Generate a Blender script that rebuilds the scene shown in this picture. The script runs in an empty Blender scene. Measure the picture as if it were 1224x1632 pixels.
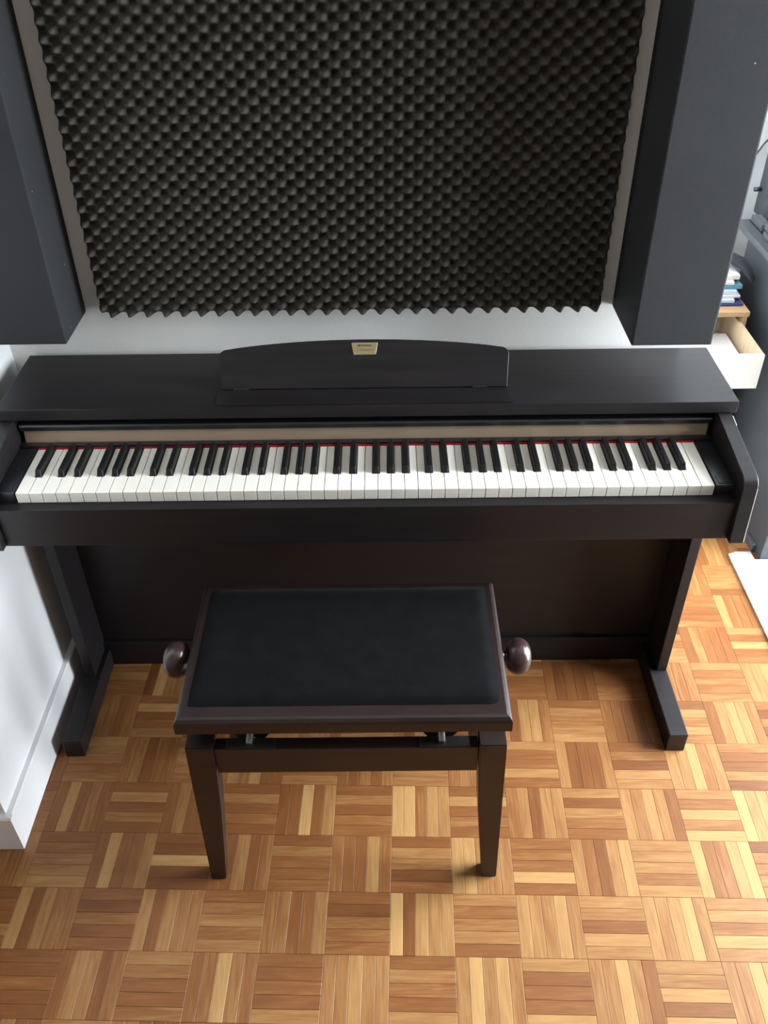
import bpy, bmesh, math, random
from mathutils import Matrix, Vector
random.seed(7)
SC = bpy.context.scene
COL = SC.collection

# ---------------------------------------------------------------- camera
cam_d = bpy.data.cameras.new('camera')
cam = bpy.data.objects.new('camera', cam_d)
COL.objects.link(cam)
CAM = Vector((0.65235, -1.23288, 1.63685))
RT = Vector((0.9999271, -0.0030352, -0.0116838))
UP = Vector((0.0110516, 0.6195729, 0.7848613))
FW = Vector((-0.0048567, 0.7849332, -0.6195613))
FPX = 1407.31
cam.matrix_world = Matrix(((RT.x, UP.x, -FW.x, CAM.x), (RT.y, UP.y, -FW.y, CAM.y), (RT.z, UP.z, -FW.z, CAM.z), (0, 0, 0, 1)))
cam_d.sensor_fit = 'HORIZONTAL'
cam_d.sensor_width = 36.0
cam_d.lens = 36.0 * FPX / 1224.0
cam_d.clip_start = 0.02
SC.camera = cam

# ---------------------------------------------------------------- sky, daylight, exposure
W = bpy.data.worlds.new('world')
SC.world = W
W.use_nodes = True
bg = W.node_tree.nodes['Background']
bg.inputs[0].default_value = (0.86, 0.94, 1.0, 1)
bg.inputs[1].default_value = 38.0

WIN_X, WIN_Y0, WIN_Y1, WIN_Z0, WIN_Z1 = 2.45, -0.60, 0.90, 0.10, 2.2


def portal(name, loc, rot, sx, sy):
    l = bpy.data.lights.new(name, 'AREA')
    l.shape = 'RECTANGLE'
    l.size, l.size_y = sx, sy
    l.cycles.is_portal = True
    o = bpy.data.objects.new(name, l)
    o.location = loc
    o.rotation_euler = rot
    COL.objects.link(o)
    return o


portal('daylight_opening', (WIN_X + 0.02, (WIN_Y0 + WIN_Y1) / 2, (WIN_Z0 + WIN_Z1) / 2), (0, math.radians(90), 0), WIN_Z1 - WIN_Z0, WIN_Y1 - WIN_Y0)

SC.view_settings.view_transform = 'Standard'
SC.view_settings.look = 'None'
SC.view_settings.gamma = 1
SC.view_settings.use_curve_mapping = False
SC.view_settings.exposure = 0.0


# ---------------------------------------------------------------- materials
def mat(name, col, rough=0.5, metal=0.0, spec=0.5):
    m = bpy.data.materials.new(name)
    m.use_nodes = True
    b = m.node_tree.nodes['Principled BSDF']
    b.inputs['Base Color'].default_value = (*col, 1)
    b.inputs['Roughness'].default_value = rough
    b.inputs['Metallic'].default_value = metal
    b.inputs['Specular IOR Level'].default_value = spec
    return m


def noise_mat(name, c1, c2, scale=(8, 8, 8), rough=0.5, bump=0.0, bscale=200, spec=0.5, lo=0.35, hi=0.65, detail=4):
    m = mat(name, c1, rough, 0, spec)
    N, L = m.node_tree.nodes, m.node_tree.links
    b = N['Principled BSDF']
    tc = N.new('ShaderNodeNewGeometry')
    mp = N.new('ShaderNodeMapping')
    mp.inputs['Scale'].default_value = scale
    L.new(tc.outputs['Position'], mp.inputs[0])
    no = N.new('ShaderNodeTexNoise')
    no.inputs['Scale'].default_value = 1
    no.inputs['Detail'].default_value = detail
    L.new(mp.outputs[0], no.inputs[0])
    r = N.new('ShaderNodeValToRGB')
    r.color_ramp.elements[0].position = lo
    r.color_ramp.elements[1].position = hi
    r.color_ramp.elements[0].color = (*c1, 1)
    r.color_ramp.elements[1].color = (*c2, 1)
    L.new(no.outputs[0], r.inputs[0])
    L.new(r.outputs[0], b.inputs['Base Color'])
    if bump:
        n2 = N.new('ShaderNodeTexNoise')
        n2.inputs['Scale'].default_value = bscale
        L.new(tc.outputs['Position'], n2.inputs[0])
        bp = N.new('ShaderNodeBump')
        bp.inputs['Strength'].default_value = bump
        bp.inputs['Distance'].default_value = 0.001
        L.new(n2.outputs[0], bp.inputs['Height'])
        L.new(bp.outputs[0], b.inputs['Normal'])
    return m


M_ROSE = noise_mat('dark_rosewood', (0.0095, 0.0080, 0.0090), (0.014, 0.0115, 0.0125), (6, 90, 90), 0.42, 0.05, 300, 0.30)
M_ROSE2 = noise_mat('bench_rosewood', (0.016, 0.009, 0.0085), (0.023, 0.0135, 0.0125), (8, 60, 60), 0.36)
M_KNOB = mat('knob_rosewood', (0.034, 0.019, 0.0175), 0.24)
M_SHEEN = mat('black_plastic', (0.012, 0.012, 0.014), 0.3)
M_WALL = noise_mat('white_plaster', (0.79, 0.77, 0.74), (0.83, 0.81, 0.78), (3, 3, 3), 0.9, 0.25, 120, 0.2)
M_WALLW = noise_mat('white_paint', (0.80, 0.81, 0.82), (0.84, 0.85, 0.86), (3, 3, 3), 0.6, 0.1, 60, 0.3)
M_ROOM = noise_mat('muted_room_paint', (0.38, 0.36, 0.33), (0.41, 0.39, 0.36), (3, 3, 3), 0.9)
M_TRIM = noise_mat('white_gloss_trim', (0.80, 0.81, 0.82), (0.84, 0.84, 0.84), (5, 5, 5), 0.4, 0.1, 40)
M_FOAM = noise_mat('charcoal_foam', (0.053, 0.048, 0.042), (0.064, 0.058, 0.051), (30, 30, 30), 1.0, 0.4, 900, 0.0)
M_WKEY = mat('ivory_white', (0.79, 0.755, 0.675), 0.3)
M_BKEY = mat('ebony_black', (0.007, 0.007, 0.007), 0.38, 0, 0.3)
M_FELT = noise_mat('red_felt', (0.42, 0.012, 0.02), (0.52, 0.02, 0.03), (300, 300, 300), 0.95, 0.3, 900, 0.1)
M_GOLD = mat('champagne_strip', (0.36, 0.265, 0.18), 0.45, 0.35)
M_BADGE = mat('brass_badge', (0.38, 0.31, 0.165), 0.4, 0.5)
M_INK = mat('badge_ink', (0.03, 0.015, 0.01), 0.6)
M_INK2 = mat('badge_script_ink', (0.20, 0.15, 0.07), 0.6)
M_STEEL = mat('dark_steel', (0.10, 0.10, 0.10), 0.35, 0.8)
M_CHROMED = mat('worn_steel', (0.25, 0.25, 0.25), 0.4, 0.9)
M_CHROME = mat('bright_steel', (0.7, 0.7, 0.7), 0.2, 1.0)
M_DESK = noise_mat('slate_laminate', (0.036, 0.044, 0.052), (0.044, 0.052, 0.060), (4, 4, 4), 0.42)
M_DESKT = noise_mat('slate_desk_edge', (0.050, 0.057, 0.064), (0.058, 0.065, 0.072), (4, 4, 4), 0.5)
M_BIRCH = noise_mat('pale_birch', (0.42, 0.32, 0.205), (0.49, 0.38, 0.25), (3, 60, 3), 0.5)
M_PINE = noise_mat('honey_pine', (0.34, 0.20, 0.10), (0.40, 0.25, 0.13), (3, 60, 3), 0.5)
M_DRW = mat('white_lacquer', (0.68, 0.67, 0.62), 0.4)
M_PAPER = mat('white_paper', (0.50, 0.475, 0.475), 0.8)
M_PAPER2 = mat('cool_paper', (0.40, 0.46, 0.52), 0.7)
M_TEAL = mat('teal_cover', (0.07, 0.20, 0.26), 0.5)
M_NAVY = mat('navy_cover', (0.02, 0.03, 0.12), 0.5)
M_CLOTH = mat('black_cloth', (0.012, 0.013, 0.02), 0.9)
M_GREY = mat('grey_plastic', (0.055, 0.06, 0.066), 0.55)
M_GREYD = mat('dark_grey_plastic', (0.026, 0.032, 0.037), 0.55)
M_GAP = mat('subfloor_gap', (0.05, 0.022, 0.010), 0.9)
M_PRINT = mat('faint_print', (0.38, 0.37, 0.38), 0.8)
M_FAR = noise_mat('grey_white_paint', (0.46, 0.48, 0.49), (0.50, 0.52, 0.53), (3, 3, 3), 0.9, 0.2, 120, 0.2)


def dusty(name, c1, c2, dens):
    m = noise_mat(name, c1, c2, (5, 5, 5), 0.75, 0.35, 1500, 0.3)
    N, L = m.node_tree.nodes, m.node_tree.links
    b = N['Principled BSDF']
    src = b.inputs['Base Color'].links[0].from_socket
    g = N.new('ShaderNodeNewGeometry')
    v = N.new('ShaderNodeTexVoronoi')
    v.inputs['Scale'].default_value = dens
    L.new(g.outputs['Position'], v.inputs['Vector'])
    c = N.new('ShaderNodeMath')
    c.operation = 'LESS_THAN'
    c.inputs[1].default_value = 0.035
    L.new(v.outputs['Distance'], c.inputs[0])
    mx = N.new('ShaderNodeMix')
    mx.data_type = 'RGBA'
    L.new(c.outputs[0], mx.inputs['Factor'])
    L.new(src, mx.inputs['A'])
    mx.inputs['B'].default_value = (0.25, 0.25, 0.24, 1)
    L.new(mx.outputs['Result'], b.inputs['Base Color'])
    return m


M_TRAPL = dusty('charcoal_fabric', (0.014, 0.014, 0.0155), (0.018, 0.018, 0.0195), 22)
M_VELVET = noise_mat('black_velvet', (0.0042, 0.004, 0.0044), (0.006, 0.0058, 0.0062), (40, 40, 40), 0.95, 0.3, 900, 0.05)
M_VELVET.node_tree.nodes['Principled BSDF'].inputs['Sheen Weight'].default_value = 0.05
M_VELVET.node_tree.nodes['Principled BSDF'].inputs['Sheen Roughness'].default_value = 0.4

# rug weave
M_RUG = noise_mat('woven_white_cotton', (0.36, 0.355, 0.345), (0.56, 0.55, 0.535), (60, 60, 60), 0.95, 0.6, 500, 0.1)
M_RUGE = noise_mat('rug_border_cotton', (0.36, 0.36, 0.35), (0.48, 0.47, 0.46), (60, 400, 60), 0.95, 0.6, 500, 0.1)

# parquet: tint and run direction come with each plank's mesh
M_PARQ = bpy.data.materials.new('oak_parquet')
M_PARQ.use_nodes = True
N, L = M_PARQ.node_tree.nodes, M_PARQ.node_tree.links
B = N['Principled BSDF']
B.inputs['Roughness'].default_value = 0.40
B.inputs['Specular IOR Level'].default_value = 0.30
at = N.new('ShaderNodeAttribute')
at.attribute_name = 'tint'
oi = N.new('ShaderNodeObjectInfo')
sep = N.new('ShaderNodeSeparateColor')
L.new(at.outputs['Color'], sep.inputs[0])
geo = N.new('ShaderNodeNewGeometry')
sx = N.new('ShaderNodeSeparateXYZ')
L.new(geo.outputs['Position'], sx.inputs[0])


def mixf(a, b, f):
    m = N.new('ShaderNodeMix')
    m.data_type = 'FLOAT'
    L.new(f, m.inputs['Factor'])
    L.new(a, m.inputs['A'])
    L.new(b, m.inputs['B'])
    return m.outputs['Result']


along = mixf(sx.outputs['Y'], sx.outputs['X'], sep.outputs['Green'])
across = mixf(sx.outputs['X'], sx.outputs['Y'], sep.outputs['Green'])
cmb = N.new('ShaderNodeCombineXYZ')
L.new(along, cmb.inputs[0])
L.new(across, cmb.inputs[1])
L.new(sep.outputs['Blue'], cmb.inputs[2])


def noise(scale, detail, dist=0.0):
    mp = N.new('ShaderNodeMapping')
    mp.inputs['Scale'].default_value = scale
    L.new(cmb.outputs[0], mp.inputs[0])
    n = N.new('ShaderNodeTexNoise')
    n.inputs['Scale'].default_value = 1
    n.inputs['Detail'].default_value = detail
    n.inputs['Distortion'].default_value = dist
    L.new(mp.outputs[0], n.inputs[0])
    return n.outputs[0]


def math_(op, a, b):
    m = N.new('ShaderNodeMath')
    m.operation = op
    for k, v in ((0, a), (1, b)):
        if isinstance(v, (int, float)):
            m.inputs[k].default_value = v
        else:
            L.new(v, m.inputs[k])
    return m.outputs[0]


g1 = noise((14, 320, 40), 4, 0.6)      # fine streaks
g2 = noise((9, 70, 40), 3, 1.2)        # broad figure
s = math_('ADD', math_('MULTIPLY', math_('SUBTRACT', g1, 0.5), 0.42), math_('MULTIPLY', math_('SUBTRACT', g2, 0.5), 0.45))
tv = math_('ADD', sep.outputs['Red'], s)
rp = N.new('ShaderNodeValToRGB')
rp.color_ramp.elements[0].position = 0.0
rp.color_ramp.elements[0].color = (0.098, 0.031, 0.010, 1)
rp.color_ramp.elements[1].position = 1.0
rp.color_ramp.elements[1].color = (0.43, 0.245, 0.092, 1)
e = rp.color_ramp.elements.new(0.45)
e.color = (0.205, 0.078, 0.024, 1)
L.new(tv, rp.inputs[0])
L.new(rp.outputs[0], B.inputs['Base Color'])
bmp = N.new('ShaderNodeBump')
bmp.inputs['Strength'].default_value = 0.08
bmp.inputs['Distance'].default_value = 0.001
L.new(g1, bmp.inputs['Height'])
L.new(bmp.outputs[0], B.inputs['Normal'])


# ---------------------------------------------------------------- helpers
def box(bm, x0, x1, y0, y1, z0, z1, bev=0.0, seg=2):
    vs = [bm.verts.new(p) for p in ((x0, y0, z0), (x1, y0, z0), (x1, y1, z0), (x0, y1, z0), (x0, y0, z1), (x1, y0, z1), (x1, y1, z1), (x0, y1, z1))]
    fs = [bm.faces.new([vs[i] for i in f]) for f in ((3, 2, 1, 0), (4, 5, 6, 7), (0, 1, 5, 4), (1, 2, 6, 5), (2, 3, 7, 6), (3, 0, 4, 7))]
    if bev:
        es = list({e for f in fs for e in f.edges})
        bmesh.ops.bevel(bm, geom=es, offset=bev, segments=seg, affect='EDGES', profile=0.6)


def prism(bm, pts, axis, a, b, bev=0.0, seg=2):
    """extrude a 2D outline along axis ('x': pts are (y,z); 'y': (x,z); 'z': (x,y))"""
    def P(p, t):
        return {'x': (t, p[0], p[1]), 'y': (p[0], t, p[1]), 'z': (p[0], p[1], t)}[axis]
    A = [bm.verts.new(P(p, a)) for p in pts]
    Bv = [bm.verts.new(P(p, b)) for p in pts]
    n = len(pts)
    fs = [bm.faces.new(A), bm.faces.new(Bv[::-1])]
    for i in range(n):
        fs.append(bm.faces.new((A[i], Bv[i], Bv[(i + 1) % n], A[(i + 1) % n])))
    bmesh.ops.recalc_face_normals(bm, faces=fs)
    if bev:
        es = list({e for f in fs for e in f.edges})
        bmesh.ops.bevel(bm, geom=es, offset=bev, segments=seg, affect='EDGES', profile=0.6)


def tube(bm, pts, r, n=10):
    rings = []
    pts = [Vector(p) for p in pts]
    for i, p in enumerate(pts):
        d = (pts[min(i + 1, len(pts) - 1)] - pts[max(i - 1, 0)]).normalized()
        a = d.orthogonal().normalized() if i == 0 else (prev - d * prev.dot(d)).normalized()
        prev = a
        b = d.cross(a)
        rings.append([bm.verts.new(p + r * (a * math.cos(t) + b * math.sin(t))) for t in [2 * math.pi * k / n for k in range(n)]])
    for A, Bv in zip(rings, rings[1:]):
        for k in range(n):
            bm.faces.new((A[k], A[(k + 1) % n], Bv[(k + 1) % n], Bv[k]))
    bm.faces.new(rings[0][::-1])
    bm.faces.new(rings[-1])


def lathe_x(bm, prof, cx, cy, cz, n=32):
    """prof: (offset along x, radius)"""
    rings = []
    for ox, r in prof:
        rings.append([bm.verts.new((cx + ox, cy + r * math.cos(t), cz + r * math.sin(t))) for t in [2 * math.pi * k / n for k in range(n)]])
    fs = []
    for A, Bv in zip(rings, rings[1:]):
        for k in range(n):
            fs.append(bm.faces.new((A[k], A[(k + 1) % n], Bv[(k + 1) % n], Bv[k])))
    fs.append(bm.faces.new(rings[0][::-1]))
    fs.append(bm.faces.new(rings[-1]))
    bmesh.ops.recalc_face_normals(bm, faces=fs)


def mesh_of(bm, name, m, smooth=False):
    me = bpy.data.meshes.new(name)
    bm.to_mesh(me)
    bm.free()
    me.materials.append(m)
    if smooth:
        for p in me.polygons:
            p.use_smooth = True
    return me


def link(name, me, parent=None, loc=None):
    o = bpy.data.objects.new(name, me)
    COL.objects.link(o)
    if loc is not None:
        o.location = loc
    if parent is not None:
        o.parent = parent
    return o


def obj(name, bm, m, parent=None, smooth=False):
    """a mesh drawn in world coordinates; its parent sits unrotated, so subtract the parent's place"""
    me = mesh_of(bm, name, m, smooth)
    o = link(name, me, parent)
    if parent is not None:
        p, t = Vector((0, 0, 0)), parent
        while t is not None:
            p += t.location
            t = t.parent
        me.transform(Matrix.Translation(-p))
    return o


def part(name, m, parent, *boxes, bev=0.0, smooth=False):
    bm = bmesh.new()
    for b_ in boxes:
        box(bm, *b_, bev=bev)
    return obj(name, bm, m, parent, smooth)


def thing(name, label, cat, loc, group=None):
    o = bpy.data.objects.new(name, None)
    o.empty_display_size = 0.05
    o.location = loc
    COL.objects.link(o)
    return tag(o, label, cat, group)


def tag(o, label, cat, group=None):
    o['label'] = label
    o['category'] = cat
    if group:
        o['group'] = group
    return o


def struct(o, label=None):
    o['kind'] = 'structure'
    if label:
        o['label'] = label
    return o


# ---------------------------------------------------------------- room shell
YW = 0.372          # face of the wall behind the piano
XL = -0.106         # face of the short wall to the left
YF = 1.36           # far wall of the deeper part of the room on the right
XE = 1.245          # where the wall behind the piano ends
H = 2.55

struct(part('wall_back', M_WALL, None, (XL - 0.9, XE, YW, YF + 0.1, 0, H)), 'white plaster wall behind the piano')
struct(part('wall_left', M_WALLW, None, (XL - 1.3, XL, -0.236, YW, 0, H)), 'white wall at the left end of the piano')
struct(part('wall_far', M_FAR, None, (XE, 3.2, YF, YF + 0.1, 0, H)), 'white wall behind the desk')
struct(part('wall_outer_left', M_ROOM, None, (XL - 1.4, XL - 1.3, -3.2, YW, 0, H)))
struct(part('wall_front', M_ROOM, None, (XL - 1.4, 3.1, -3.3, -3.2, 0, H)))
bm = bmesh.new()
box(bm, WIN_X, WIN_X + 0.2, -3.2, WIN_Y0, 0, H)
box(bm, WIN_X, WIN_X + 0.2, WIN_Y1, YF, 0, H)
box(bm, WIN_X, WIN_X + 0.2, WIN_Y0, WIN_Y1, WIN_Z1, H)
box(bm, WIN_X, WIN_X + 0.2, WIN_Y0, WIN_Y1, 0, WIN_Z0)
struct(obj('wall_right', bm, M_ROOM))
struct(part('ceiling', M_ROOM, None, (XL - 1.4, 3.2, -3.3, YF + 0.1, H, H + 0.1)))
bm = bmesh.new()
fw = 0.06
ym = (WIN_Y0 + WIN_Y1) / 2
for a in ((WIN_Y0, WIN_Y0 + fw, WIN_Z0, WIN_Z1), (WIN_Y1 - fw, WIN_Y1, WIN_Z0, WIN_Z1), (WIN_Y0 + fw, WIN_Y1 - fw, WIN_Z1 - fw, WIN_Z1), (WIN_Y0 + fw, WIN_Y1 - fw, WIN_Z0, WIN_Z0 + 0.02)):
    box(bm, WIN_X + 0.06, WIN_X + 0.12, *a, bev=0.004)
struct(obj('door_1', bm, M_TRIM), 'open balcony doorway letting daylight in')

# baseboard wraps the end of the left wall
BX = -0.0925
bm = bmesh.new()
prism(bm, [(XL, 0.0), (BX, 0.0), (BX, 0.1005), (BX - 0.003, 0.104), (XL, 0.104)], 'y', -0.236, YW)
struct(obj('baseboard_left', bm, M_TRIM), 'white baseboard along the left wall')
bm = bmesh.new()
prism(bm, [(-0.249, 0.0), (-0.236, 0.0), (-0.236, 0.104), (-0.246, 0.104), (-0.249, 0.1005)], 'x', XL - 1.3, BX)
struct(obj('baseboard_front', bm, M_TRIM), 'white baseboard on the end face of the left wall')

# ---------------------------------------------------------------- parquet floor
fl = struct(part('floor', M_GAP, None, (XL - 1.4, 3.2, -3.3, YF + 0.1, -0.05, -0.0075)), 'oak mosaic parquet floor')
G0 = Vector((0.64573, -0.46814, 0))
GI = Vector((0.119959, -0.0031586, 0))
GJ = Vector((0.0031586, 0.119959, 0))
YAW = math.atan2(GI.y, GI.x)
T = {}


def tt(i, j, *v):
    T[(i, j)] = v


# strip tints read from the floor: left to right for strips running away, far to near for strips running across
tt(0, 2, .85, .9, .5, .7, .65); tt(-1, 2, .35, .55, .35, .5, .45); tt(-2, 2, .3, .35, .9, .35, .65); tt(1, 2, .35, .7, .4, .5, .4)
tt(-5, 2, .4, .65, .35, .55, .35); tt(-4, 2, .4, .6, .4, .4, .5); tt(-6, 2, .35, .7, .35, .5, .4); tt(-3, 2, .35, .6, .4, .5, .35)
tt(-6, 1, .35, .4, .55, .6, .65); tt(-5, 1, .35, .8, .4, .45, .6); tt(-4, 1, .35, .3, .85, .35, .3); tt(-3, 1, .4, .35, .6, .35, .5)
tt(-2, 1, .3, .55, .45, .4, .45); tt(-1, 1, .5, .4, .4, .7, .45); tt(0, 1, .35, .6, .5, .25, .45); tt(1, 1, .75, .8, .6, .6, .6)
tt(-7, 0, .3, .4, .35, .6, .4); tt(-6, 0, .75, .3, .6, .5, .5); tt(-5, 0, .4, .25, .5, .3, .4); tt(-4, 0, .7, .4, .65, .55, .55)
tt(-3, 0, .45, .5, .6, .5, .6); tt(-2, 0, .5, .55, .4, .45, .65); tt(-1, 0, .4, .25, .5, .5, .45); tt(0, 0, 1, .3, .75, .65, .7)
tt(1, 0, .6, .45, .55, .6, .4); tt(-6, -1, .35, .35, .45, .35, .3); tt(-5, -1, .45, .65, .6, .35, .5); tt(-4, -1, .6, .5, .4, .4, .5)
tt(-3, -1, .45, .5, .9, .6, .5); tt(-2, -1, .45, .4, .45, .35, .6); tt(-1, -1, .6, .6, .75, .6, .65); tt(0, -1, .35, .6, .5, .4, .65)
tt(1, -1, .6, .95, .6, .85, .6); tt(2, 2, .5, .6, .3, .65, .6); tt(3, 2, .6, .3, .6, .5, .45); tt(4, 2, .65, .55, .7, .6, .35)
tt(5, 2, .6, .45, .75, .5, .8); tt(6, 2, .9, .7, .7, .7, .6); tt(2, 1, .45, .5, .45, .85, .4); tt(3, 1, .6, .45, .3, .65, .75)
tt(4, 1, .6, .6, .6, .5, .7); tt(5, 1, .85, .45, .5, .75, .9); tt(2, 0, .7, .65, .6, .8, .6); tt(3, 0, .65, .6, .35, .7, .6)
tt(4, 0, .7, .65, .7, .9, .6); tt(5, 0, .6, .7, .5, .85, .6); tt(2, -1, .65, .35, .45, .4, .8); tt(3, -1, .6, .6, .9, .6, .4)
tt(4, -1, .6, .6, .75, .4, .8); tt(5, -1, .6, .6, .9, .7, .6); tt(3, 3, .6, .25, .3, .3, .55); tt(2, 3, .6, .4, .45, .65, .4)
tt(4, 3, .35, .5, .2, .65, .6); tt(5, 3, .65, .6, .75, .5, .6); tt(2, 4, .6, .3, .7, .7, .5); tt(3, 4, .4, .6, .5, .6, .65)
tt(4, 4, .45, .35, .3, .35, .4); tt(5, 4, .3, .65, .5, .65, .5); tt(6, 4, .35, .6, .7, .6, .5); tt(3, 5, .4, .2, .3, .25, .3)
tt(4, 5, .4, .45, .4, .45, .5); tt(6, 5, .6, .45, .5, .45, .55); tt(-6, 3, .7, .6, .6, .45, .55); tt(-5, 3, .5, .55, .3, .45, .45)
tt(7, 6, .6, .35, .75, .35, .45); tt(6, 6, .35, .55, .45, .4, .35); tt(6, 7, .45, .5, .35, .35, .5); tt(7, 5, .6, .6, .65, .6, .6)


def to_px(p):
    d = p - CAM
    z = d.dot(FW)
    if z < 0.1:
        return None
    return 612 + FPX * d.dot(RT) / z, 816 - FPX * d.dot(UP) / z


planks = []
rndp = random.Random(11)
for i in range(-18, 22):
    for j in range(-24, 16):
        for k in range(5):
            v = (i + j) % 2 == 0
            if v:
                c = G0 + GI * (i + (k + 0.5) / 5) + GJ * (j + 0.5)
            else:
                c = G0 + GI * (i + 0.5) + GJ * (j + 1 - (k + 0.5) / 5)
            if not (XL - 1.36 < c.x < WIN_X + 0.1 and -3.25 < c.y < YF + 0.02):
                continue
            if c.x < XL - 0.07 and c.y > -0.16 or (c.x < XE - 0.07 and c.y > YW + 0.07):
                continue
            t = T[(i, j)][k] if (i, j) in T else min(1, max(0.15, rndp.gauss(0.48, 0.16)))
            q = to_px(c)
            score = 0
            if q and -15 < q[0] < 1239 and 820 < q[1] < 1650:
                hid = (300 < q[0] < 800 and q[1] < 1155) or (150 < q[0] < 1050 and q[1] < 1045) or q[0] < 100 - (q[1] - 1200) * 0.39 and q[1] < 1350
                hid = hid or (q[0] < 1105 and q[1] < 960) or c.x > 1.64 and c.y < 0.6
                if not hid:
                    score = 1e6 / (c - CAM).length_squared ** 1.5
            planks.append((score, rndp.random(), c, v, t))
planks.sort(key=lambda a: -a[0])
PLH = 0.0075


def plank_geo(bm, tint, v, seed, M):
    lay = bm.loops.layers.float_color.get('tint') or bm.loops.layers.float_color.new('tint')
    a, b, g, ch = 0.06, 0.012, 0.00016, 0.00055
    V = []
    for (ax, by, z) in ((a - g, b - g, -PLH), (a - g, b - g, -ch * 0.8), (a - g - ch, b - g - ch, 0)):
        V.append([bm.verts.new(M @ Vector(p)) for p in ((-ax, -by, z), (ax, -by, z), (ax, by, z), (-ax, by, z))])
    fs = [bm.faces.new(V[2])]
    for A, C in ((V[0], V[1]), (V[1], V[2])):
        for k in range(4):
            fs.append(bm.faces.new((A[k], A[(k + 1) % 4], C[(k + 1) % 4], C[k])))
    for f in fs:
        for l in f.loops:
            l[lay] = (tint, 0.0 if v else 1.0, seed, 1)


cache = {}
for n, (sc_, sd, c, v, t) in enumerate(planks[:300]):
    tq = round(t * 20) / 20
    sq = int(sd * 6) / 6
    key = (tq, v, sq)
    if key not in cache:
        bm = bmesh.new()
        plank_geo(bm, tq, v, sq, Matrix.Identity(4))
        cache[key] = mesh_of(bm, 'plank', M_PARQ)
    o = link('plank', cache[key], fl, (c.x, c.y, random.uniform(-0.00025, 0.0)))
    o.rotation_euler.z = YAW + (math.pi / 2 if v else 0)
bm = bmesh.new()
for sc_, sd, c, v, t in planks[300:]:
    Mx = Matrix.Translation((c.x, c.y, random.uniform(-0.00025, 0.0))) @ Matrix.Rotation(YAW + (math.pi / 2 if v else 0), 4, 'Z')
    plank_geo(bm, t, v, sd, Mx)
o = obj('remaining_planks', bm, M_PARQ, fl)
o['kind'] = 'stuff'

# ---------------------------------------------------------------- digital piano
LX0, LX1 = -0.064, 1.2925
piano = thing('digital_piano', 'dark rosewood digital piano with open keyboard standing against the white wall', 'piano', (0.614, 0.16, 0))

part('lid', M_ROSE, piano, (LX0, LX1, 0.147, 0.356, 0.7700, 0.7935), bev=0.0016)
bodyp = part('body', M_ROSE, piano, (-0.035, 1.2575, 0.172, 0.345, 0.612, 0.7700), bev=0.001)
# keybed front board and key slip on top of it
part('key_slip', M_ROSE, piano, (-0.035, 1.2575, -0.022, 0.150, 0.612, 0.6925), bev=0.0012)
part('key_tray', M_SHEEN, piano, (-0.034, 1.2565, 0.150, 0.172, 0.612, 0.7100))


def arm(x0, x1):
    pts = [(0.172, 0.612), (-0.036, 0.612), (-0.0285, 0.728)]
    for k in range(1, 6):
        a = k / 6
        # rounded nose between the front face and the sloping top
        p0, p1, p2 = Vector((-0.0285, 0.728)), Vector((-0.0275, 0.7435)), Vector((-0.010, 0.7465))
        q = p0 * (1 - a) ** 2 + p1 * 2 * a * (1 - a) + p2 * a * a
        pts.append((q.x, q.y))
    pts += [(-0.010, 0.7465), (0.142, 0.7690), (0.172, 0.7690)]
    bm = bmesh.new()
    prism(bm, pts, 'x', x0, x1, bev=0.0010, seg=1)
    return obj('side_arm', bm, M_ROSE, piano)


arm(-0.0605, -0.0353)
ra = arm(1.2578, 1.283)
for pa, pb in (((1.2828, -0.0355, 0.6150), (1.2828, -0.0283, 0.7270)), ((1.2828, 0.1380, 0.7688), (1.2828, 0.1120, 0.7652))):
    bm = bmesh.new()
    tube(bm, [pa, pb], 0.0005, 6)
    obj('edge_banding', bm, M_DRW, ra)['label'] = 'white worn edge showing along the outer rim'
part('side_panel', M_ROSE, piano, (-0.0605, -0.0353, 0.1722, 0.350, 0.612, 0.7695), bev=0.001)
part('side_panel', M_ROSE, piano, (1.2578, 1.283, 0.1722, 0.350, 0.612, 0.7695), bev=0.001)

# blocks at both ends of the keyboard
for x0, x1 in ((-0.0348, -0.0012), (1.2236, 1.2573)):
    cb = part('cheek_block', M_SHEEN, piano, (x0, x1, 0.001, 0.1390, 0.6928, 0.7145), bev=0.0014)
    part('end_plate', M_SHEEN, cb, (x0 + 0.006, x1 - 0.006, 0.006, 0.028, 0.7145, 0.7157), bev=0.0004)
    bm = bmesh.new()
    lathe_x(bm, [(-0.0008, 0.004), (0.0006, 0.004), (0.0008, 0.003)], 0, 0, 0, 14)
    bmesh.ops.rotate(bm, verts=bm.verts, matrix=Matrix.Rotation(math.radians(-90), 3, 'Y'))
    bmesh.ops.translate(bm, verts=bm.verts, vec=((x0 + x1) / 2, 0.072, 0.7152))
    obj('screw_cap', bm, M_SHEEN, cb)

# key felt, dark strip, champagne fascia, upper moulding
part('key_felt', M_FELT, piano, (0.0, 1.222, 0.1365, 0.1390, 0.7050, 0.7157))
bm = bmesh.new()
box(bm, -0.034, 1.2565, 0.1392, 0.172, 0.7000, 0.7198, bev=0.0006)
obj('key_strip', bm, M_SHEEN, piano)
bm = bmesh.new()
prism(bm, [(0.1515, 0.7195), (0.1550, 0.7427), (0.172, 0.7427), (0.172, 0.7195)], 'x', -0.026, 1.2485)
obj('fascia_strip', bm, M_GOLD, piano)
bm = bmesh.new()
prism(bm, [(0.1530, 0.7440), (0.1510, 0.7455), (0.1510, 0.7535), (0.1535, 0.7560), (0.172, 0.7570), (0.172, 0.7430), (0.1560, 0.7430)], 'x', -0.031, 1.2535)
obj('cover_rail', bm, M_SHEEN, piano)

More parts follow.
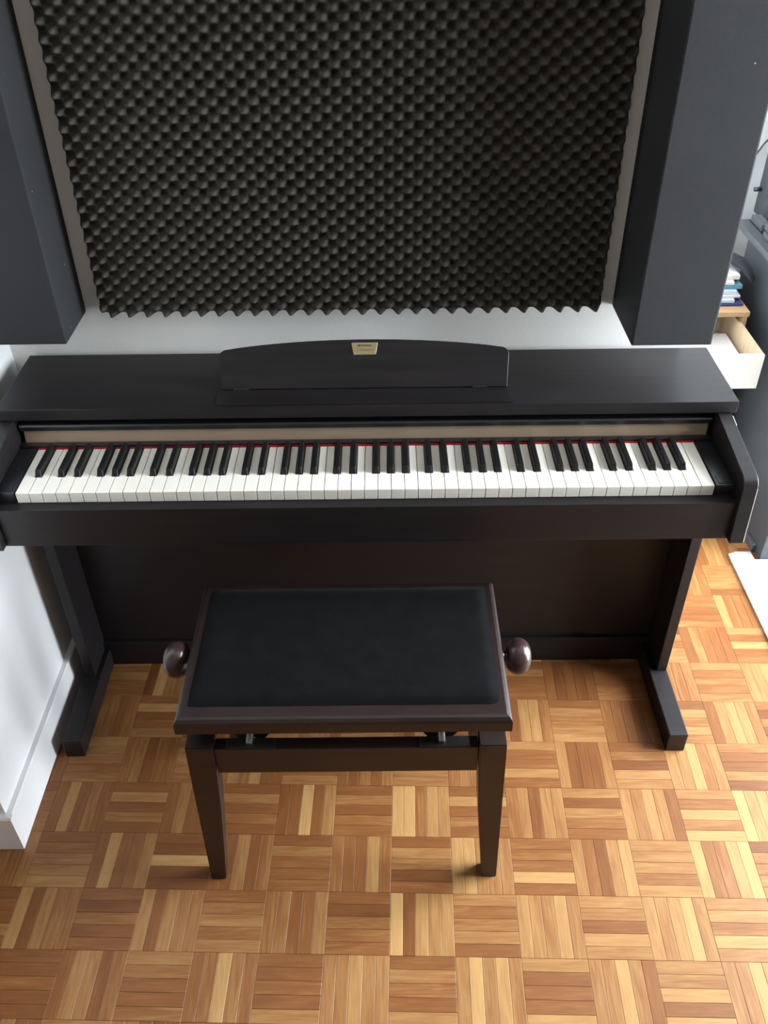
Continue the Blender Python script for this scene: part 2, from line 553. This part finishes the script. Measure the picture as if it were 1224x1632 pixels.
# keyboard
P = 0.0235
Z0, Z1 = 0.6930, 0.7140
KB = 0.1360
names = 'ABCDEFG'
OFF = {'C': -0.0027, 'D': 0.0027, 'F': -0.0033, 'G': -0.0002, 'A': 0.0031}   # the sharp after each natural
HB = 0.0069
wcache = {}
for i in range(52):
    nm = names[i % 7]
    pv = names[(i - 1) % 7]
    w = P - 0.0007
    lc = rc = None
    if i > 0 and pv in OFF:
        lc = OFF[pv] + HB
    if i < 51 and nm in OFF:
        rc = P + OFF[nm] - HB
    key = (lc, rc)
    if key not in wcache:
        g = 0.00052
        yb_ = 0.0475
        pts = [(g, 0.0), (P - g, 0.0)]
        if rc is not None:
            pts += [(P - g, yb_), (rc, yb_), (rc, KB)]
        else:
            pts += [(P - g, KB)]
        if lc is not None:
            pts += [(lc, KB), (lc, yb_), (g, yb_)]
        else:
            pts += [(g, KB)]
        bm = bmesh.new()
        prism(bm, pts, 'z', Z0, Z1)
        es = [e for e in bm.edges if all(v.co.z > Z1 - 1e-6 for v in e.verts) or all(v.co.y < 1e-6 for v in e.verts)]
        bmesh.ops.bevel(bm, geom=es, offset=0.0007, segments=1, affect='EDGES')
        wcache[key] = mesh_of(bm, 'white_key', M_WKEY)
    link('white_key', wcache[key], piano, (i * P - piano.location.x, -piano.location.y, 0))
bm = bmesh.new()
bw, tw = 0.0060, 0.0047
y0, zb, zt = 0.0480, Z0, 0.7262
lo = [(-bw, y0, zb), (bw, y0, zb), (bw, 0.1388, zb), (-bw, 0.1388, zb)]
mi = [(-bw, y0, Z1), (bw, y0, Z1), (bw, 0.1388, Z1), (-bw, 0.1388, Z1)]
hi = [(-tw, y0 + 0.0055, zt), (tw, y0 + 0.0055, zt), (tw, 0.1388, zt - 0.0005), (-tw, 0.1388, zt - 0.0005)]
VV = [[bm.verts.new(p) for p in q] for q in (lo, mi, hi)]
bm.faces.new(VV[0][::-1])
bm.faces.new(VV[2])
for A, C in ((VV[0], VV[1]), (VV[1], VV[2])):
    for k in range(4):
        bm.faces.new((A[k], A[(k + 1) % 4], C[(k + 1) % 4], C[k]))
es = [e for e in bm.edges if max(v.co.z for v in e.verts) > zt - 0.002 and min(v.co.y for v in e.verts) < 0.15]
bmesh.ops.bevel(bm, geom=es, offset=0.0013, segments=3, affect='EDGES')
bk = mesh_of(bm, 'black_key', M_BKEY, True)
bk.set_sharp_from_angle(angle=math.radians(35))
for i in range(51):
    nm = names[i % 7]
    if nm in OFF:
        link('black_key', bk, piano, ((i + 1) * P + OFF[nm] - piano.location.x, -piano.location.y, 0))

# music rest with badge
RX0, RX1 = 0.3405, 0.8800
part('rest_ledge', M_ROSE, piano, (RX0 - 0.002, RX1 + 0.002, 0.1540, 0.2060, 0.7935, 0.7960), bev=0.0008)
bm = bmesh.new()
Lr = 0.0895
ang = math.atan2(0.042, 0.079)      # lean back from vertical
pts = [(RX0 + 0.003, 0), (RX1 - 0.003, 0)]
hs = 0.0735                         # height of the shoulders
xc = 0.5 * (RX0 + RX1)
R_ = 0.016
for k in range(0, 7):
    a = math.radians(90 * k / 6)
    pts.append((RX1 - R_ + R_ * math.cos(a) * 1.0, hs - R_ * 0.85 + R_ * 0.85 * math.sin(a)))
for k in range(1, 24):
    u = 1 - k / 12.0
    pts.append((xc + u * (0.5 * (RX1 - RX0) - R_), hs + (Lr - hs) * (1 - u * u) ** 0.9))
for k in range(0, 7):
    a = math.radians(90 + 90 * k / 6)
    pts.append((RX0 + R_ + R_ * math.cos(a), hs - R_ * 0.85 + R_ * 0.85 * math.sin(a)))
prism(bm, pts, 'y', -0.0, 0.008)
es = [e for e in bm.edges if abs(e.verts[0].co.y - e.verts[1].co.y) < 1e-6]
bmesh.ops.bevel(bm, geom=es, offset=0.0008, segments=1, affect='EDGES')
RM = Matrix.Translation((0, 0.2080, 0.7955)) @ Matrix.Rotation(-ang, 4, 'X')
bm.transform(RM)
rest = obj('music_rest', bm, M_ROSE, piano)
for xa in (0.366, 0.812):
    part('rest_hinge', M_STEEL, rest, (xa, xa + 0.028, 0.2035, 0.2065, 0.7960, 0.7990), bev=0.0005)
bm = bmesh.new()
bx = 0.6118
prism(bm, [(bx - 0.0205, 0.0617), (bx + 0.0205, 0.0617), (bx + 0.0245, 0.0825), (bx + 0.0225, 0.0838), (bx - 0.0225, 0.0838), (bx - 0.0245, 0.0825)], 'y', -0.0012, 0.0, bev=0.0004, seg=1)
bm.transform(RM)
badge = obj('badge', bm, M_BADGE, rest)


def text_mesh(txt, size, x, h, m, shear=0.0, parent=None, spacing=1.0):
    cu = bpy.data.curves.new('lettering', 'FONT')
    cu.body = txt
    cu.size = size
    cu.shear = shear
    cu.align_x = 'CENTER'
    cu.space_character = spacing
    cu.extrude = 0.0001
    tmp = bpy.data.objects.new('lettering', cu)
    COL.objects.link(tmp)
    bpy.context.view_layer.update()
    me = bpy.data.meshes.new_from_object(tmp.evaluated_get(bpy.context.evaluated_depsgraph_get()))
    bpy.data.objects.remove(tmp)
    me.transform(RM @ Matrix.Translation((x, -0.0014, h)) @ Matrix.Rotation(math.radians(90), 4, 'X'))
    me.materials.clear()
    me.materials.append(m)
    bm_ = bmesh.new()
    bm_.from_mesh(me)
    bpy.data.meshes.remove(me)
    return bm_


bmA = text_mesh('YAMAHA', 0.0052, bx + 0.002, 0.0765, M_INK, spacing=1.05)
# tuning-fork roundel in front of the name
bmC = bmesh.new()
lathe_x(bmC, [(-0.0001, 0.0017), (0.0001, 0.0017)], 0, 0, 0, 16)
bmC.transform(RM @ Matrix.Translation((bx - 0.0102, -0.0014, 0.0784)) @ Matrix.Rotation(math.radians(90), 4, 'Z'))
tmpm = bpy.data.meshes.new('t')
bmC.to_mesh(tmpm)
bmC.free()
bmA.from_mesh(tmpm)
bpy.data.meshes.remove(tmpm)
me = mesh_of(bmA, 'lettering', M_INK)
me.materials.clear(); me.materials.append(M_INK)
pl_ = Vector(piano.location)
me.transform(Matrix.Translation(-pl_))
link('lettering', me, rest)
me = mesh_of(text_mesh('Clavinova', 0.0078, bx, 0.0685, M_INK2, shear=0.45, spacing=1.05), 'lettering', M_INK2)
me.transform(Matrix.Translation(-pl_))
link('lettering', me, rest)

# stand: legs, feet, back board, lower rail
for x0, x1, f0, f1 in ((-0.0620, -0.0390, -0.0690, -0.0270), (1.2765, 1.2990, 1.2600, 1.3015)):
    part('leg', M_ROSE, piano, (x0, x1, 0.158, 0.330, 0.0560, 0.6118), bev=0.0014)
    part('foot', M_ROSE, piano, (f0, f1, -0.026, 0.345, 0.0, 0.0560), bev=0.0025)
part('back_board', M_ROSE, piano, (-0.0388, 1.2763, 0.2542, 0.2680, 0.001, 0.6118), bev=0.001)
part('lower_rail', M_ROSE, piano, (-0.0388, 1.2763, 0.2450, 0.2540, 0.001, 0.078), bev=0.0018)

# ---------------------------------------------------------------- piano bench
BX0, BX1, BY0, BY1 = 0.2970, 0.8520, -0.3170, 0.0120
bench = thing('piano_bench', 'dark wooden adjustable piano bench with black velvet seat and round side knobs', 'bench', (0.5755, -0.147, 0))
ST, SB = 0.4840, 0.4515
bm = bmesh.new()
# moulded seat frame: outer board with a rounded upper edge and an open middle
prof = [(0.000, SB), (0.000, ST - 0.012), (0.0015, ST - 0.007), (0.005, ST - 0.002), (0.0095, ST), (0.030, ST), (0.030, SB)]
ring = []
for dx, z in prof:
    ring.append([bm.verts.new(p) for p in ((BX0 + dx, BY0 + dx, z), (BX1 - dx, BY0 + dx, z), (BX1 - dx, BY1 - dx, z), (BX0 + dx, BY1 - dx, z))])
for a in range(len(ring)):
    A, C = ring[a], ring[(a + 1) % len(ring)]
    for k in range(4):
        bm.faces.new((A[k], A[(k + 1) % 4], C[(k + 1) % 4], C[k]))
bmesh.ops.recalc_face_normals(bm, faces=bm.faces[:])
seatf = obj('seat_frame', bm, M_ROSE2, bench)
bm = bmesh.new()
nx, ny = 40, 26
cx0, cx1, cy0, cy1 = BX0 + 0.0135, BX1 - 0.0135, BY0 + 0.0260, BY1 - 0.0130
gr = []
for a in range(nx + 1):
    row = []
    for b in range(ny + 1):
        u, v = a / nx, b / ny
        d = min(u * (cx1 - cx0), (1 - u) * (cx1 - cx0), v * (cy1 - cy0), (1 - v) * (cy1 - cy0))
        e_ = min(1, d / 0.022)
        z = ST - 0.003 + 0.0085 * math.sin(e_ * math.pi / 2) ** 0.7 + 0.004 * math.sin(math.pi * u) * math.sin(math.pi * v)
        row.append(bm.verts.new((cx0 + u * (cx1 - cx0), cy0 + v * (cy1 - cy0), z)))
    gr.append(row)
for a in range(nx):
    for b in range(ny):
        bm.faces.new((gr[a][b], gr[a + 1][b], gr[a + 1][b + 1], gr[a][b + 1]))
obj('cushion', bm, M_VELVET, bench, True)
part('seat_board', M_ROSE2, bench, (BX0 + 0.030, BX1 - 0.030, BY0 + 0.030, BY1 - 0.030, SB + 0.002, SB + 0.012))


def bench_leg(xo, sgn, yo, sy):
    """tapered leg: outer face upright, inner faces narrow towards the floor"""
    bm = bmesh.new()
    sec = [(0.0, 0.0285, 0.029), (0.12, 0.036, 0.034), (0.24, 0.0430, 0.040), (0.345, 0.0460, 0.044), (0.413, 0.0465, 0.044)]
    rings = []
    for z, w_, d_ in sec:
        xi = xo - sgn * 0.0090 * (1 - z / 0.416)
        rings.append([bm.verts.new(p) for p in ((xi, yo, z), (xi + sgn * w_, yo, z), (xi + sgn * w_, yo + sy * d_, z), (xi, yo + sy * d_, z))])
    bm.faces.new(rings[0])
    bm.faces.new(rings[-1])
    for A, C in zip(rings, rings[1:]):
        for k in range(4):
            bm.faces.new((A[k], A[(k + 1) % 4], C[(k + 1) % 4], C[k]))
    bmesh.ops.recalc_face_normals(bm, faces=bm.faces[:])
    es = [e for e in bm.edges if abs(e.verts[0].co.z - e.verts[1].co.z) > 0.01 or min(e.verts[0].co.z, e.verts[1].co.z) > 0.41]
    bmesh.ops.bevel(bm, geom=es, offset=0.002, segments=2, affect='EDGES')
    return obj('leg', bm, M_ROSE2, bench)


LXA, LXB = 0.3065, 0.8470
LYA, LYB = -0.3170, 0.0160
for xo, sg in ((LXA, 1), (LXB, -1)):
    for yo, sy in ((LYA, 1), (LYB, -1)):
        bench_leg(xo, sg, yo, sy)
rx0, rx1 = LXA + 0.0468, LXB - 0.0468
part('front_rail', M_ROSE2, bench, (rx0, rx1, LYA + 0.006, LYA + 0.030, 0.337, 0.4020), bev=0.0012)
part('back_rail', M_ROSE2, bench, (rx0, rx1, LYB - 0.028, LYB - 0.006, 0.337, 0.4020), bev=0.0012)
for xa in (LXA + 0.006, LXB - 0.028):
    part('side_rail', M_ROSE2, bench, (xa, xa + 0.022, LYA + 0.0445, LYB - 0.0445, 0.337, 0.4020), bev=0.0012)
# lifting mechanism: folded steel arms under the seat, threaded spindle, tie bars


def bar(a, b, y0_, th, h, mat_, name='scissor_arm'):
    a, b = Vector((a[0], 0, a[1])), Vector((b[0], 0, b[1]))
    d = (b - a).normalized()
    n_ = Vector((-d.z, 0, d.x)) * h / 2
    bm_ = bmesh.new()
    prism(bm_, [((a + n_).x, (a + n_).z), ((b + n_).x, (b + n_).z), ((b - n_).x, (b - n_).z), ((a - n_).x, (a - n_).z)], 'y', y0_, y0_ + th, bev=0.0006, seg=1)
    return obj(name, bm_, mat_, bench)


for yb_ in (LYA + 0.034, LYB - 0.048):
    for (xa, xb) in ((0.362, 0.405), (0.789, 0.746)):
        bar((xa, 0.449), (xb, 0.392), yb_, 0.003, 0.016, M_STEEL)
    for (xa, xb) in ((0.462, 0.420), (0.689, 0.731)):
        bar((xa, 0.449), (xb, 0.388), yb_ + 0.006, 0.004, 0.026, M_SHEEN)
for xa in (0.412, 0.739):
    bm = bmesh.new()
    tube(bm, [(xa, LYA + 0.014, 0.4075), (xa, LYB - 0.014, 0.4075)], 0.006)
    obj('pivot_tube', bm, M_CHROMED, bench, True)
for xa in (0.372, 0.700):
    part('hinge_plate', M_STEEL, bench, (xa, xa + 0.085, LYA + 0.008, LYA + 0.029, 0.4018, 0.4032), bev=0.0004)
KY, KZ = -0.147, 0.4460
bm = bmesh.new()
tube(bm, [(0.288, KY, KZ), (0.864, KY, KZ)], 0.0055, 12)
obj('spindle', bm, M_CHROME, bench, True)
for cxk, sg in ((0.2690, -1), (0.8825, 1)):
    pr_ = []
    for k in range(0, 19):
        a = math.pi * k / 18
        pr_.append((-math.cos(a) * 0.0235, max(0.004, math.sin(a) ** 0.72 * 0.0335)))
    bm = bmesh.new()
    lathe_x(bm, pr_, cxk, KY, KZ, 40)
    kn = obj('knob', bm, M_KNOB, bench, True)
    bm = bmesh.new()
    x_ = cxk - sg * 0.0265
    lathe_x(bm, [(-0.004, 0.010), (0.004, 0.010)], x_, KY, KZ, 18)
    obj('collar', bm, M_CHROME, kn, True)

# ---------------------------------------------------------------- egg-crate foam on the wall
foam = None
FX0, FX1, FZ0, FZ1 = 0.1040, 1.0630, 0.8880, 1.8880
PF = (FX1 - FX0) / 28
PZ = 1.0 / 37
bm = bmesh.new()
NX, NZ = 28 * 10, 37 * 9
verts = []
for a in range(NX + 1):
    x = FX0 + (FX1 - FX0) * a / NX
    row = []
    for b in range(NZ + 1):
        z = FZ0 + (FZ1 - FZ0) * b / NZ
        cc = math.cos(2 * math.pi * (x - FX0 + PF * 0.30) / PF) * math.cos(2 * math.pi * (z - FZ0) / PZ)
        h = ((cc + 1) / 2) ** 1.55
        row.append(bm.verts.new((x, YW - 0.022 - 0.027 * h, z)))
    verts.append(row)
for a in range(NX):
    for b in range(NZ):
        bm.faces.new((verts[a][b], verts[a + 1][b], verts[a + 1][b + 1], verts[a][b + 1]))
# sides and back
def skirt(line, rev):
    back = [bm.verts.new((v.co.x, YW - 0.0005, v.co.z)) for v in line]
    for k in range(len(line) - 1):
        f = (line[k], line[k + 1], back[k + 1], back[k])
        bm.faces.new(f[::-1] if rev else f)
skirt([r[0] for r in verts], True)
skirt([r[-1] for r in verts], False)
skirt(verts[0], False)
skirt(verts[-1], True)
foam = obj('acoustic_foam', bm, M_FOAM, None, True)
tag(foam, 'charcoal egg-crate acoustic foam panel on the wall above the piano', 'foam panel')

# ---------------------------------------------------------------- bass traps
for x0, x1, y0_, lab in ((XL + 0.0005, 0.0650, 0.2330, 'dark charcoal upright box panel in the left corner, left of the foam'),
                         (1.0935, 1.2380, 0.2010, 'dark charcoal upright box panel right of the foam, above the right end of the piano')):
    t_ = thing('bass_trap', lab, 'acoustic panel', ((x0 + x1) / 2, 0.3, 0.880))
    part('fabric_box', M_TRAPL, t_, (x0, x1, y0_, YW - 0.001, 0.880, 2.20), bev=0.003)

# ---------------------------------------------------------------- desk at the right
desk = thing('desk', 'dark slate desk with solid side panel at the right edge, beyond the piano', 'desk', (1.95, 0.93, 0))
part('desktop', M_DESKT, desk, (1.660, 2.28, 0.600, 1.265, 0.700, 0.718), bev=0.001)
part('desk_pad', M_SHEEN, desk, (1.690, 2.26, 0.640, 1.255, 0.718, 0.7195))
part('side_panel', M_DESK, desk, (1.680, 1.7350, 0.604, 1.205, 0.0, 0.700), bev=0.001)
part('side_panel', M_DESK, desk, (2.230, 2.270, 0.604, 1.205, 0.0, 0.700), bev=0.001)
part('modesty_board', M_DESK, desk, (1.7350, 2.230, 1.150, 1.168, 0.25, 0.700))
part('floor_bracket', M_DESKT, desk, (1.668, 1.680, 0.640, 0.690, 0.0, 0.026), bev=0.002)

spk = thing('loudspeaker', 'dark grey loudspeaker cabinet standing on the back of the desk', 'speaker', (1.80, 1.24, 0.7195))
part('cabinet', M_GREYD, spk, (1.722, 1.900, 1.245, 1.322, 0.7195, 1.060), bev=0.006)
bm = bmesh.new()
tube(bm, [(1.702, 1.300, 0.790), (1.7225, 1.300, 0.790)], 0.006, 14)
obj('side_knob', bm, M_SHEEN, spk, True)
prn = thing('printer', 'grey desktop printer with white paper on top, in front of the loudspeaker', 'printer', (1.80, 1.06, 0.7195))
part('casing', M_GREY, prn, (1.684, 2.00, 1.000, 1.130, 0.7195, 0.734), (1.690, 1.994, 1.006, 1.125, 0.734, 0.740), (1.684, 2.00, 1.000, 1.130, 0.740, 0.758), bev=0.003)
part('paper_slot', M_SHEEN, prn, (1.720, 1.98, 0.9985, 1.001, 0.744, 0.754))
part('tray', M_GREY, prn, (1.696, 1.98, 1.03, 1.12, 0.758, 0.766), bev=0.002)
bm = bmesh.new()
prism(bm, [(1.035, 0.7668), (1.07, 0.7672), (1.105, 0.776), (1.135, 0.797), (1.136, 0.796), (1.106, 0.7748), (1.07, 0.7665), (1.035, 0.7662)], 'x', 1.700, 1.90)
tag(obj('paper_sheet', bm, M_PAPER), 'curled white sheet of paper lying on the grey printer', 'paper')
gb = part('storage_box', M_GREY, None, (1.692, 1.718, 1.165, 1.250, 0.7195, 0.737), bev=0.002)
tag(gb, 'small grey box at the left rear corner of the desk top', 'box')
bm = bmesh.new()
pts = [(1.724, 1.3245, 0.960), (1.735, 1.328, 0.955), (1.72, 1.332, 0.915), (1.70, 1.338, 0.880), (1.692, 1.342, 0.80), (1.694, 1.33, 0.64), (1.70, 1.325, 0.45), (1.72, 1.31, 0.20), (1.78, 1.28, 0.004)]
tube(bm, [(1.780, 1.330, 0.985), (1.745, 1.335, 0.940), (1.715, 1.338, 0.905), (1.693, 1.342, 0.860), (1.688, 1.345, 0.75), (1.695, 1.335, 0.55), (1.72, 1.320, 0.25), (1.78, 1.300, 0.0045)], 0.0028, 8)
tag(obj('power_cable', bm, M_SHEEN, None, True), 'thin black cable hanging down the wall behind the loudspeaker', 'cable')

# ---------------------------------------------------------------- drawer unit
un = thing('drawer_unit', 'small pine and white drawer unit beside the desk, its top drawer pulled open', 'drawers', (1.4875, 1.13, 0))
UX0, UX1, UY0, UY1, UT = 1.350, 1.6260, 0.957, 1.300, 0.566
part('top_board', M_PINE, un, (UX0 - 0.003, UX1 + 0.003, UY0 - 0.004, UY1, UT, UT + 0.0135), bev=0.001)
part('side_board', M_PINE, un, (UX0, UX0 + 0.012, UY0, UY1, 0.0, UT))
part('side_board', M_PINE, un, (UX1 - 0.012, UX1, UY0, UY1, 0.0, UT))
part('back_board', M_PINE, un, (UX0 + 0.012, UX1 - 0.012, UY1 - 0.006, UY1, 0.0, UT))
DX0, DX1 = UX0 + 0.0135, UX1 - 0.0135 + 0.006


def drawer(y0_, z0_, z1_):
    x0_, x1_ = UX0 + 0.0135, UX1 - 0.0135
    bm_ = bmesh.new()
    xm = (x0_ + x1_) / 2
    # front with a scooped finger notch
    pt = [(x0_, z0_), (x1_, z0_), (x1_, z1_)]
    for k in range(0, 9):
        a = k / 8
        sm = a * a * (3 - 2 * a)
        pt.append((xm + 0.034 - 0.016 * a, z1_ - 0.0165 * sm))
    for k in range(0, 9):
        a = 1 - k / 8
        sm = a * a * (3 - 2 * a)
        pt.append((xm - 0.034 + 0.016 * a, z1_ - 0.0165 * sm))
    pt.append((x0_, z1_))
    prism(bm_, pt, 'y', y0_, y0_ + 0.010)
    dr = obj('drawer', bm_, M_DRW, un)
    part('drawer_side', M_BIRCH, dr, (x0_, x0_ + 0.008, y0_ + 0.010, y0_ + 0.315, z0_, z1_))
    part('drawer_side', M_BIRCH, dr, (x1_ - 0.008, x1_, y0_ + 0.010, y0_ + 0.315, z0_, z1_))
    part('drawer_base', M_BIRCH, dr, (x0_ + 0.008, x1_ - 0.008, y0_ + 0.010, y0_ + 0.315, z0_ + 0.004, z0_ + 0.008), (x0_ + 0.008, x1_ - 0.008, y0_ + 0.307, y0_ + 0.315, z0_ + 0.008, z1_))
    return dr


drawer(0.7680, 0.4540, 0.5500)
for k in range(4):
    z_ = 0.4540 - 0.110 * (k + 1)
    drawer(UY0 - 0.002, z_, z_ + 0.0960)
# sheets in the drawer
bm = bmesh.new()
prism(bm, [(1.378, 0.792), (1.588, 0.785), (1.590, 0.985), (1.385, 0.990)], 'z', 0.4625, 0.502)
ps = obj('paper_stack', bm, M_PAPER)
tag(ps, 'stack of white printed sheets lying in the open drawer', 'papers')
bm = bmesh.new()
for k in range(3):
    box(bm, 1.500, 1.532 - 0.006 * (k % 2), 0.868 + k * 0.0075, 0.8705 + k * 0.0075, 0.5021, 0.5023)
obj('printed_line', bm, M_PRINT, ps)

# pile on the drawer unit
pile = [('magazine', M_NAVY, 0.0060, 1.622, 0.985, 0.28, 'navy blue magazine, lowest of the pile on the drawer unit', 'magazine', 1),
        ('booklet', M_PAPER2, 0.0080, 1.604, 0.997, 0.20, 'pale bluish booklet just above the navy magazine', 'booklet', -2),
        ('booklet', M_PAPER, 0.0065, 1.617, 1.006, 0.26, 'white booklet in the middle of the pile on the drawer unit', 'booklet', 1),
        ('booklet', M_PAPER2, 0.0100, 1.612, 1.016, 0.24, 'thick grey-blue booklet under the teal magazine', 'booklet', -1),
        ('magazine', M_TEAL, 0.0110, 1.622, 1.022, 0.25, 'teal magazine in the upper half of the pile', 'magazine', 2),
        ('booklet', M_PAPER, 0.0080, 1.606, 1.030, 0.22, 'white booklet under the topmost sheets of the pile', 'booklet', -2)]
z_ = UT + 0.0136
for nm, m_, h_, xr_, yf_, dp, lab, cat, rot in pile:
    bm = bmesh.new()
    box(bm, -0.105, 0.105, -0.5 * dp * 0.9, 0.5 * dp * 0.9, 0, h_, bev=0.0008)
    bm.transform(Matrix.Translation((xr_ - 0.108, yf_ + 0.45 * dp + 0.004, z_)) @ Matrix.Rotation(math.radians(rot), 4, 'Z'))
    tag(obj(nm, bm, m_), lab, cat)
    z_ += h_ + 0.0004
bm = bmesh.new()
prism(bm, [(1.44, 1.040), (1.617, 1.047), (1.612, 1.215), (1.44, 1.22)], 'z', z_, z_ + 0.012)
tag(obj('loose_papers', bm, M_PAPER), 'loose white papers on top of the pile on the drawer unit', 'papers')
z_ += 0.0124 + 0.006
# folded black cloth pouch draped over the pile
bm = bmesh.new()
NU, NV = 14, 8
gr = []
path = [(1.540, 1.160, z_ + 0.028), (1.570, 1.145, z_ + 0.030), (1.600, 1.115, z_ + 0.020), (1.632, 1.085, z_ + 0.010), (1.646, 1.060, z_ - 0.006), (1.655, 1.045, z_ - 0.022)]
rad = [0.010, 0.018, 0.024, 0.026, 0.022, 0.012]
rings = []
for (p, r) in zip(path, rad):
    d = Vector((0.8, -0.5, -0.2)).normalized()
    a = Vector((0.53, 0.85, 0)).normalized()
    b = d.cross(a)
    rings.append([bm.verts.new(Vector(p) + a * r * 1.1 * math.cos(t) + b * r * 0.45 * math.sin(t)) for t in [2 * math.pi * k / 14 for k in range(14)]])
for A, C in zip(rings, rings[1:]):
    for k in range(14):
        bm.faces.new((A[k], A[(k + 1) % 14], C[(k + 1) % 14], C[k]))
bm.faces.new(rings[0][::-1])
bm.faces.new(rings[-1])
bmesh.ops.recalc_face_normals(bm, faces=bm.faces[:])
tag(obj('cloth_pouch', bm, M_CLOTH, None, True), 'folded black cloth pouch draped over the pile of papers', 'pouch')

# ---------------------------------------------------------------- rug
rug = thing('rug', 'white woven cotton rug reaching under the desk', 'rug', (1.9, 0.0, 0))
bm = bmesh.new()
NX_, NY_ = 8, 90
prism(bm, [(1.618, -1.0), (2.27, -1.0), (2.27, 0.602), (1.6655, 0.602), (1.6655, 0.636), (1.618, 0.636)], 'z', 0.0002, 0.0075, bev=0.002)
obj('woven_field', bm, M_RUG, rug)
bm = bmesh.new()
for k in range(272):
    y_ = -1.0 + k * 0.006
    tube(bm, [(1.601, y_, 0.0042), (1.617, y_ + 0.0035, 0.0045)], 0.0031, 5)
obj('stitched_edge', bm, M_RUGE, rug)
